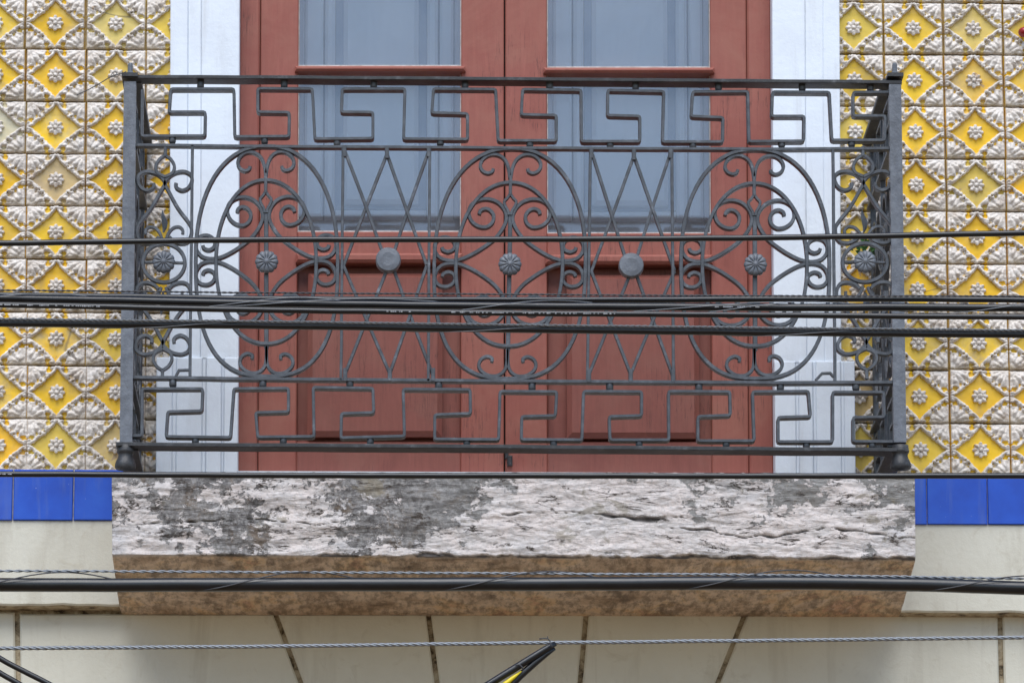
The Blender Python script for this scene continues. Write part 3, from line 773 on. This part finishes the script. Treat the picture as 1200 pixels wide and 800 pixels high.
# oval panels ---------------------------------------------------------------
def Z1(X, Y): return (150+X/4.444, 160+Y/4.444)
SCR_T = [(716, 205), (708, 150), (690, 108), (655, 83), (612, 84), (580, 108), (570, 140), (583, 167), (608, 178), (628, 170), (634, 155)]
SCR_M = [(569, 392), (576, 374), (597, 364), (622, 372), (640, 400), (634, 436), (605, 459), (565, 454), (532, 427), (518, 385), (529, 346), (563, 320), (608, 313), (655, 328), (689, 364), (703, 410), (690, 458), (652, 515), (600, 560), (540, 600), (482, 627), (430, 634), (386, 622), (359, 590), (355, 550), (374, 521), (408, 512), (438, 524), (453, 550), (446, 576), (421, 588), (397, 580), (390, 565)]
SCR_B = [(717, 1090), (714, 1170), (700, 1208), (668, 1230), (625, 1228), (590, 1204), (578, 1174), (590, 1144), (618, 1130), (642, 1140), (641, 1158)]
def se(cx, cy, rx, ry, nt_, nb_, N=72):
    out = []
    for i in range(N):
        t = 2*math.pi*i/N; c, s = math.cos(t), math.sin(t); n = nb_ if s > 0 else nt_
        out.append((cx+rx*math.copysign(abs(c)**(2/n), c), cy+ry*math.copysign(abs(s)**(2/n), s)))
    return out
def rosette(px, py, rpx, yoff):
    c = P(px, py, Y_RAIL+yoff); r = mm(rpx); V, F = [], []
    na, nr = 96, 7
    for i in range(nr+1):
        for k in range(na):
            th = 2*math.pi*k/na; q = abs(math.cos(6*th)); t = i/nr
            rad = r*t*(1-.10*(1-q)**2*(t > .9))
            h = .005+.0045*(q**.35)*math.sin(math.pi*min(1, t*.92+.08))*(t > .2)
            if t < .22: h = .0125-.012*t
            if i == nr: h = .002
            V.append((c.x+rad*math.cos(th), c.y-h, c.z+rad*math.sin(th)))
    V += [(v[0], c.y+.004, v[2]) for v in V[nr*na:(nr+1)*na]]
    for i in range(nr+1):
        for k in range(na): F.append((i*na+k, i*na+(k+1) % na, (i+1)*na+(k+1) % na, (i+1)*na+k))
    F.append(tuple((nr+1)*na+k for k in range(na)))
    F.append(tuple(range(na-1, -1, -1)))
    return make('rosette', V, F, 'post_paint', RAIL, smooth=True)
def oval(cx, cy, kx, ky, shear):
    T = lambda p: (cx+(p[0]-312.0)*kx+shear*(p[1]-306), cy+(p[1]-306.5)*ky)
    J = lambda: random.uniform(-.6, .6)
    bar('oval_hoop', [T(p) for p in se(312.3, 305.8, 83.3, 134.8, 2.25, 2.6)], 4.4, .020, closed=True, yoff=.001)
    bar('oval_hoop', [T(p) for p in se(311.6, 306.5, 58.8, 95.8, 2.08, 2.15)], 4.2, .019, closed=True, yoff=.0025)
    for mir in (0, 1):
        def mp(L, j=0, flip=False):
            o_ = []
            for X, Y in L:
                if mir: X = 2*717-X
                if flip: Y = 2*640-Y
                o_.append(Z1(X, Y))
            jx, jy = J(), J()
            return [T((a+jx, b+jy)) for a, b in spline_px(o_)]
        bar('small_scroll', mp(SCR_T), 3.8, .018, yoff=.004)
        bar('s_scroll', mp(SCR_M), 4.2, .019, yoff=.005)
        bar('s_scroll', mp(SCR_M, flip=True), 4.2, .019, yoff=.0055)
        bar('small_scroll', mp(SCR_B), 3.8, .018, yoff=.004)
    # stem with its split diamond
    bar('stem', [T(Z1(717, y)) for y in (190, 230, 290)], 3.8, .014, yoff=.002)
    for sgn in (-1, 1):
        bar('stem_fork', [T(p) for p in spline_px([Z1(717, 284), Z1(717+sgn*14, 306), Z1(717+sgn*29, 325), Z1(717+sgn*24, 348), Z1(717+sgn*9, 375), Z1(717+sgn*6, 395)])], 3.2, .013, yoff=.003)
    bar('stem', [T(Z1(719, y)) for y in (380, 440, 500, 540, 640, 760, 850, 960, 1100)], 5.2, .012, yoff=.006)
    rosette(*T((312.3, 307)), 13.6, -.004)
def spline_px(L):
    return [(v.x, v.y) for v in spline([Vector((a, b)) for a, b in L], 5)]
oval(312.2, 306.4, 1.0, 1.0, .002)
oval(597.3, 309.2, 1.065, 1.0, -.018)
oval(885.0, 309.6, 1.045, .995, .004)

# lattice panels --------------------------------------------------------------
def lattice(L, Mx, Rr, top, bot, ml, mr, dx, dy):
    ym = dy+6
    L1 = [((L[0]+1.5, top), (dx-6, dy-8)), ((Mx[0], top+1), (ml, ym)), ((Mx[0], top+1), (mr, ym-1)), ((Rr[0]-1, top), (dx+6, dy-8)),
          ((ml, ym), (Mx[1], bot)), ((dx-2, dy+12), (L[1]+1.5, bot)), ((mr, ym), (Mx[1], bot)), ((dx+7, dy+12), (Rr[1]-1, bot))]
    for i, (a, b) in enumerate(L1):
        jx = random.uniform(-.7, .7)
        mid = ((a[0]+b[0])/2+jx, (a[1]+b[1])/2)
        bar('lattice_bar', spline_px([a, mid, b]), 3.7, .012, yoff=.001+.0022*(i % 4))
    for x, y0, y1 in ((L[0], top-7, top+4), (Mx[0], top-7, top+6), (Rr[0], top-7, top+4), (L[1]+1.5, bot-6, bot+9), (Mx[1], bot-6, bot+9), (Rr[1], bot-6, bot+9)):
        bar('lattice_collar', [(x, y0), (x, y1)], 5.0, .016, yoff=-.001)
    c = P(dx, dy, Y_RAIL); r = mm(14.6)
    g = Geo(); g.lathe(c+Vector((0, .016, 0)), [(r*.96, 0), (r, .003), (r, .024), (r*.93, .028), (r*.55, .0295), (r*.1, .029)], 32, axis=Vector((0, -1, 0)))
    g.done('round_boss', 'post_paint', RAIL)
lattice((403.5, 403), (453.5, 456.8), (502.5, 507.5), 179, 437, 402.5, 500, 455, 305)
lattice((693, 688.8), (743, 739.2), (786, 789), 181, 438, 693, 790.5, 739.6, 311.5)

# corner panels ---------------------------------------------------------------
CS = [(122, 240), (124, 255), (112, 270), (85, 278), (55, 262), (38, 226), (46, 196), (80, 180), (125, 186), (162, 208), (182, 240), (165, 275), (112, 368), (56, 440), (38, 475), (40, 515), (58, 545), (92, 553), (130, 542), (155, 520)]
HK = [(84, 505), (84, 484), (104, 468), (134, 474), (157, 498), (170, 528)]
def corner(cx, cy, kx, shear):
    def T(X, Y):
        p = Z1(X, Y); return (cx+(p[0]-188.6)*kx+shear*(p[1]-307), cy+(p[1]-307))
    for flip in (0, 1):
        F_ = (lambda X, Y: T(X, 1310-Y)) if flip else T
        for mir in (0, 1):
            def mp(L): return spline_px([F_((2*182-X) if mir else X, Y) for X, Y in L])
            bar('s_scroll', mp(CS), 4.0, .019, yoff=.004)
            bar('hook', mp(HK), 3.4, .012, yoff=.003)
            bar('drop_loop', mp([(182, 96), (153, 115), (133, 150), (142, 186), (182, 207)]), 3.6, .013, yoff=.002)
        bar('loop_stem', [F_(182, y) for y in (50, 75, 100)], 3.8, .013, yoff=.001)
        # twisted spear leaf
        g = Geo(); V = []
        for t, wd in ((0, 1.5), (.2, 4.2), (.45, 6.0), (.7, 4.0), (1, .5)):
            a = F_(178+8*math.sin(t*5), 500-120*t)
            p = P(a[0], a[1], Y_RAIL+.006); k = mm(wd)*.6
            V += [p+Vector((-k, 0, 0)), p+Vector((0, -k*.6, 0)), p+Vector((k, 0, 0)), p+Vector((0, k*.6, 0))]
        Fq = [(i*4+k, i*4+(k+1) % 4, i*4+4+(k+1) % 4, i*4+4+k) for i in range(4) for k in range(4)]+[(3, 2, 1, 0), (16, 17, 18, 19)]
        g.add(V, Fq); g.done('spear_leaf', 'iron_paint', RAIL)
    c = T(168+14, 655)
    bar('ring', [(c[0]+25.2*kx*math.cos(2*math.pi*k/40), c[1]+22.6*math.sin(2*math.pi*k/40)) for k in range(40)], 4.2, .014, closed=True, yoff=.003)
    bar('ring_crossbar', [(c[0]-24.5*kx, c[1]-.8), (c[0]+24.5*kx, c[1])], 2.6, .012, yoff=.006)
    rosette(c[0], c[1]-.5, 13.4, -.002)
corner(189.6, 307.2, .98, -.013)
corner(1011.3, 306.8, 1.04, .018)
# bent-up stubs left on the lower rail
bar('broken_stub', [(205.5, 441), (209.6, 433.4), (219, 433), (222, 433.2)], 2.8, .010)
bar('broken_stub', [(956, 445), (963.5, 437), (973, 436.6), (977, 441)], 2.8, .010)

# side returns to the wall ------------------------------------------------------
def side_rail(xt, xb, sgn):
    at = lambda py: P(xt+(xb-xt)*(py-97)/422.0, py, Y_RAIL)
    n = Vector((sgn, 0, 0))
    y0, y1 = Y_RAIL+.02, -.012
    def sb(name, pts, wd, dep, mat='iron_paint'):
        g = Geo(); g.ribbon(pts, wd, dep, n=n); return g.done(name, mat, RAIL)
    def q(py, y): a = at(py); return Vector((a.x-sgn*.008, y, a.z))
    for nm, py, wd, dep, mat in (('side_handrail', 92, .010, .044, 'iron_dark'), ('side_upper_rail', 172, .007, .02, 'iron_paint'), ('side_lower_rail', 445, .007, .02, 'iron_paint'), ('side_base_rail', 523, .010, .044, 'iron_dark')):
        a = q(py, y0); b = q(py, y1)
        sb(nm, [a-n*(dep*.4), b-n*(dep*.4)], wd, dep, mat)
    zt, zb_ = q(97, 0).z, q(523, 0).z
    sb('wall_post', [Vector((q(97, 0).x, y1-.01, zt)), Vector((q(523, 0).x, y1-.01, zb_-.05))], .026, .012)
    for a, b in ((104, 163), (456, 514)):
        z1, z0 = q(a, 0).z, q(b, 0).z; zm = (z0+z1)/2; x = q((a+b)/2, 0).x; pts = []
        L = (y1-y0)/3
        for k in range(3):
            yy = y0+.01+k*L
            pts += [Vector((x, yy, z0)), Vector((x, yy+L*.68, z0)), Vector((x, yy+L*.68, zm)), Vector((x, yy+L*.34, zm)), Vector((x, yy+L*.34, z1)), Vector((x, yy+L*.96, z1))]
        sb('side_key_band', pts, .007, .018)
    z1, z0 = q(172, 0).z, q(445, 0).z; x = q(307, 0).x; zc_ = (z0+z1)/2; H = (z1-z0)/2
    for k in range(2):
        yc = y0+(y1-y0)*(.27+.46*k); ry = (y1-y0)*.19
        g = Geo(); g.ribbon([Vector((x, yc+ry*math.cos(2*math.pi*i/32), zc_+H*.22*math.sin(2*math.pi*i/32))) for i in range(32)], .008, .013, n=n, closed=True); g.done('side_ring', 'iron_paint', RAIL)
        for fl in (-1, 1):
            for mr_ in (-1, 1):
                pts = [(.25, .40), (.35, .52), (.62, .5), (.9, .36), (.95, .62), (.65, .78), (.2, .74), (0, .60), (.1, .42), (.5, .30), (.95, .22)]
                pp = spline([Vector((x, yc+mr_*ry*a, zc_+fl*H*b)) for a, b in pts], 4)
                sb('side_scroll', pp, .007, .012)
    for t in (.03, .5, .97):
        yy = y0+(y1-y0)*t
        sb('side_upright', [Vector((x, yy, z0)), Vector((x, yy, z1))], .007, .012)
side_rail(152.5, 147.8, -1); side_rail(1048.5, 1054.5, 1)

# ------------------------------------------------------------------ overhead cables
def path(tab, yd, x0=-220, x1=1420, step=20):
    """smooth sagging run through measured heights, at depth yd"""
    out = []
    x = x0
    xs = [t[0] for t in tab]
    ext = [(x0, tab[0][1]+(tab[1][1]-tab[0][1])/(tab[1][0]-tab[0][0])*(x0-tab[0][0]))]+list(tab)+[(x1, tab[-1][1]+(tab[-1][1]-tab[-2][1])/(tab[-1][0]-tab[-2][0])*(x1-tab[-1][0]))]
    sp = spline([Vector(e) for e in ext], 16)
    return [P(v.x, v.y+.35*noise.noise(Vector((v.x*.02, yd*9, tab[0][1]))), yd) for v in sp]
def cable(name, tab, dia, yd, label, cat='cable', group=None, mat='cable_black', sides=12):
    pts = path(tab, yd); r = dia/2/ppm(yd)
    g = Geo(); g.tube(pts, r, sides)
    o = g.done(name, mat, None, smooth=True)
    return tag(o, label, cat, group), pts, r
def resample(pts, ds):
    out = [pts[0]]; acc = 0
    for a, b in zip(pts, pts[1:]):
        L = (b-a).length; t = ds-acc
        while t < L: out.append(a.lerp(b, t/L)); t += ds
        acc = (acc+L) % ds
    return out
def strand(name, tab, dia, yd, pitch, label, group=None, nst=3, mat='steel_wire', parent=None):
    pts = path(tab, yd); k = 1/ppm(yd); r = dia/2*k
    fine = resample(pts, pitch*k/6)
    g = Geo()
    for s_ in range(nst):
        hp = []
        for i, p in enumerate(fine):
            a = 2*math.pi*(i/6.0/nst+s_/nst)
            hp.append(p+Vector((0, math.cos(a), math.sin(a)))*r*.5)
        g.tube(hp, r*.55, 5)
    o = g.done(name, mat, parent, smooth=True)
    if parent is None: tag(o, label, 'wire', group)
    return o
def lash(parent, pts, r, pitch, phase, wr=.55, mat='steel_wire', k=1.0):
    fine = resample(pts, .02); g = Geo(); hp = []
    L = 0
    for i, p in enumerate(fine):
        a = 2*math.pi*(p.x/pitch+phase)
        hp.append(p+Vector((0, -math.cos(a), math.sin(a)*k))*(r*1.06))
    g.tube(hp, wr/ppm(Y_CAB), 5)
    return g.done('lashing_wire', mat, parent, smooth=True)
GC = 'black overhead cables crossing the street front'
c1, p1, r1 = cable('overhead_cable', [(0, 285), (150, 283), (300, 281), (600, 280.5), (900, 278.5), (1200, 273)], 7.2, Y_CAB, 'thin black cable running alone across the scrolls above the rosettes', group=GC)
cA, pA, rA = cable('overhead_cable', [(0, 345.5), (150, 347.5), (300, 350), (600, 351.5), (900, 350.5), (1050, 350), (1200, 351.5)], 7.5, Y_CAB+.03, 'topmost black cable of the thick bundle across the middle of the railing', group=GC)
cB, pB, rB = cable('overhead_cable', [(0, 349.5), (150, 352), (300, 355), (600, 358.5), (900, 360), (1050, 360), (1200, 360.5)], 9.5, Y_CAB, 'thickest black cable in the middle of the bundle across the railing', group=GC)
cC, pC, rC = cable('overhead_cable', [(0, 357), (150, 360), (300, 363), (600, 366.8), (900, 369), (1200, 371.5)], 7.0, Y_CAB-.02, 'lowest cable of the bundle, with faint white print along it', group=GC)
cD, pD, rD = cable('overhead_cable', [(0, 378.5), (150, 379.8), (300, 381), (600, 385.5), (900, 389), (1200, 391.8)], 9.2, Y_CAB, 'black cable just below the bundle with a steel strand along its top', group=GC)
cE, pE, rE = cable('overhead_cable', [(0, 555.2), (300, 556.6), (600, 557.2), (900, 557.4), (1200, 557.2)], 7.0, Y_CAB, 'black cable running along the top edge of the balcony slab', group=GC)
cF, pF, rF = cable('overhead_cable', [(0, 684.6), (150, 685), (300, 684.6), (600, 684), (900, 682.5), (1050, 684.2), (1200, 688.6)], 16.2, Y_CAB-.1, 'thickest black cable crossing below the balcony slab', group=GC)
strand('support_strand', [(0, 340), (150, 341.5), (300, 343), (600, 345), (900, 346.8), (1200, 347.2)], 2.6, Y_CAB-.01, 7, '', parent=cA, nst=2, mat='dark_wire')
strand('support_strand', [(0, 373.2), (150, 375), (300, 376), (600, 380.2), (900, 383.6), (1200, 386.6)], 2.5, Y_CAB-.012, 7, '', parent=cD, nst=2)
strand('support_strand', [(0, 668.5), (300, 670), (600, 671.6), (900, 673.4), (1200, 677.6)], 3.4, Y_CAB-.1, 11, '', parent=cF, nst=2)
strand('stranded_wire', [(0, 759.2), (300, 757), (600, 753.2), (900, 750), (1200, 746.4)], 4.8, Y_CAB-.15, 8.5, 'twisted bare steel wire crossing the cream blocks near the bottom', nst=3)
lash(cB, pB, rB*1.4, .50, .12, .42); lash(cB, pB, rB*1.35, .83, .58, .42)
lash(cD, pD, rD, .62, .05, .42)
lash(cF, [p+Vector((0, 0, .006)) for p in pF], rF*1.28, 280/ppm(Y_CAB-.1), .16, .8, 'dark_wire')
# tiny worn print along three cables: dashes, too small to read
def prints(parent, pts, r, x0, x1):
    g = Geo(); x = x0
    fine = resample(pts, .004); rnd_ = random.Random(int(x0))
    while x < x1:
        wd = rnd_.uniform(1.2, 2.6)
        if rnd_.random() < .8:
            X = P(x, 360, Y_CAB).x; p = min(fine, key=lambda q: abs(q.x-X)); k = 1/ppm(Y_CAB); h = rnd_.uniform(.5, 1.0)
            a0, a1 = -.15-h*.18, -.15+h*.18
            V = [(p.x+dx*wd*k*.5, p.y-math.cos(a)*r*1.02, p.z+math.sin(a)*r*1.02) for dx, a in ((-1, a0), (1, a0), (1, a1), (-1, a1))]
            V += [(v[0], v[1]+r*.05, v[2]) for v in V]
            g.add(V, [(0, 1, 2, 3), (7, 6, 5, 4), (0, 4, 5, 1), (1, 5, 6, 2), (2, 6, 7, 3), (3, 7, 4, 0)])
        x += wd+rnd_.choice((.8, .8, 1.0, 3.5))
    o = g.done('worn_print', 'print_white', parent); o['kind'] = 'stuff'
prints(cC, pC, rC, 0, 118); prints(cC, pC, rC, 455, 484); prints(cC, pC, rC, 530, 720); prints(cB, pB, rB, 835, 890); prints(cE, pE, rE, 2, 20)

# the cut cable end tied to the steel wire
def at2(L, yd): return [P(a, b, yd) for a, b in L]
YB = Y_CAB-.17; kb = 1/ppm(YB)
T = thing('drop_cable', 'dark cable end tied to the twisted steel wire, yellow strip showing', 'cable', P(648, 753, YB))
g = Geo(); g.tube(at2([(651, 753.5), (640, 759.5), (620, 772), (600, 784.5), (575, 800), (540, 822)], YB), [3.0*kb, 3.8*kb, 4.2*kb, 4.4*kb, 4.4*kb, 4.4*kb], 12); g.done('upper_core', 'cable_black', T, True)
g = Geo(); g.tube(at2([(650, 759.0), (641, 765), (627, 776), (610, 791), (598, 803), (575, 824)], YB+.006), [2.4*kb, 3.4*kb, 4.2*kb, 4.4*kb, 4.4*kb, 4.4*kb], 12); g.done('lower_core', 'cable_black', T, True)
g = Geo(); g.tube(at2([(611, 786), (602, 793), (592, 801), (570, 818)], YB-.004), [.6*kb, 2.2*kb, 3.0*kb, 3.0*kb], 8); g.done('yellow_strip', 'yellow_sheath', T, True)
g = Geo(); g.tube(at2([(632, 748.2), (637, 747.4), (642, 747.8), (644.5, 750.5), (644.8, 754), (648, 758)], YB-.012), .8*kb, 6); g.tube(at2([(642, 747.8), (641.3, 745)], YB-.012), .6*kb, 5); g.done('wire_tie', 'dark_wire', T, True)
g = Geo(); g.tube(at2([(604, 779.5), (608, 777.8), (611.5, 780.5), (613, 785)], YB-.014), .9*kb, 6); g.done('wire_tie', 'dark_wire', T, True)
for L, dd, lab in (([(-60, 733), (0, 771), (30, 787), (60, 802.5), (110, 832)], 6.6, 'upper of two black cables slanting down at the lower left corner'),
                   ([(-50, 757), (0, 788), (14, 796), (28, 804.5), (70, 832)], 6.6, 'lower of two black cables slanting down at the lower left corner')):
    g = Geo(); g.tube(spline(at2(L, Y_CAB-.25), 6), dd/2/ppm(Y_CAB-.25), 12)
    tag(g.done('slanting_cable', 'cable_black', None, True), lab, 'cable', 'slanting cables at the lower left')
# loose wire at the left corner of the handrail
g = Geo(); g.tube(spline(at2([(90, 111.5), (105, 104.5), (120, 96), (128, 91), (134, 88), (141, 87), (148, 84)], Y_RAIL-.03), 5), .0011, 6)
g.tube(spline(at2([(128, 91), (133, 90), (137, 86), (134, 84), (130, 88)], Y_RAIL-.03), 5), .0009, 6)
tag(g.done('loose_wire', 'dark_wire', None, True), 'thin broken wire hanging from the left end of the handrail', 'wire')
# weed rooted behind the right corner panel
wp = P(1016, 300, -.06)
W = thing('wall_weed', 'small green weed growing from the tiles behind the right corner of the railing', 'plant', wp)
rw = random.Random(3)
for k in range(34):
    a = rw.uniform(0, math.pi); L = rw.uniform(.008, .042); b = wp+Vector((math.cos(a)*L*.9, -.02-rw.random()*.03, math.sin(a)*L*.8-.008))
    d = Vector((math.cos(a+rw.uniform(-.8, .8)), rw.uniform(-.6, .2), math.sin(a)+.2)).normalized(); s_ = d.cross(Vector((0, 1, 0))).normalized()
    l_ = rw.uniform(.010, .018)
    V = [b, b+d*l_*.5+s_*l_*.3+Vector((0, -.002, 0)), b+d*l_, b+d*l_*.5-s_*l_*.3+Vector((0, -.002, 0)), b+d*l_*.5+Vector((0, .0015, 0))]
    make('leaf', V, [(0, 1, 4), (1, 2, 4), (2, 3, 4), (3, 0, 4)], 'leaf_green', W)
g = Geo(); g.tube([wp+Vector((0, .05, -.01)), wp+Vector((0, .01, -.004)), wp+Vector((.006, -.02, .014))], .0015, 5); g.done('stem', 'leaf_green', W, True)
# red round thing at the right edge
c = P(1199.5, 37, -.03); r = 6.0/ppm(-.03)
g = Geo(); g.lathe(c+Vector((0, .03, 0)), [(r*.3, 0), (r*.35, .012), (r*.9, .016), (r, .024), (r*.8, .034), (r*.35, .040)], 18, axis=Vector((0, -1, 0)))
tag(g.done('red_knob', 'red_gloss', None, True), 'small round red knob on a yellow tile at the top right edge', 'knob')
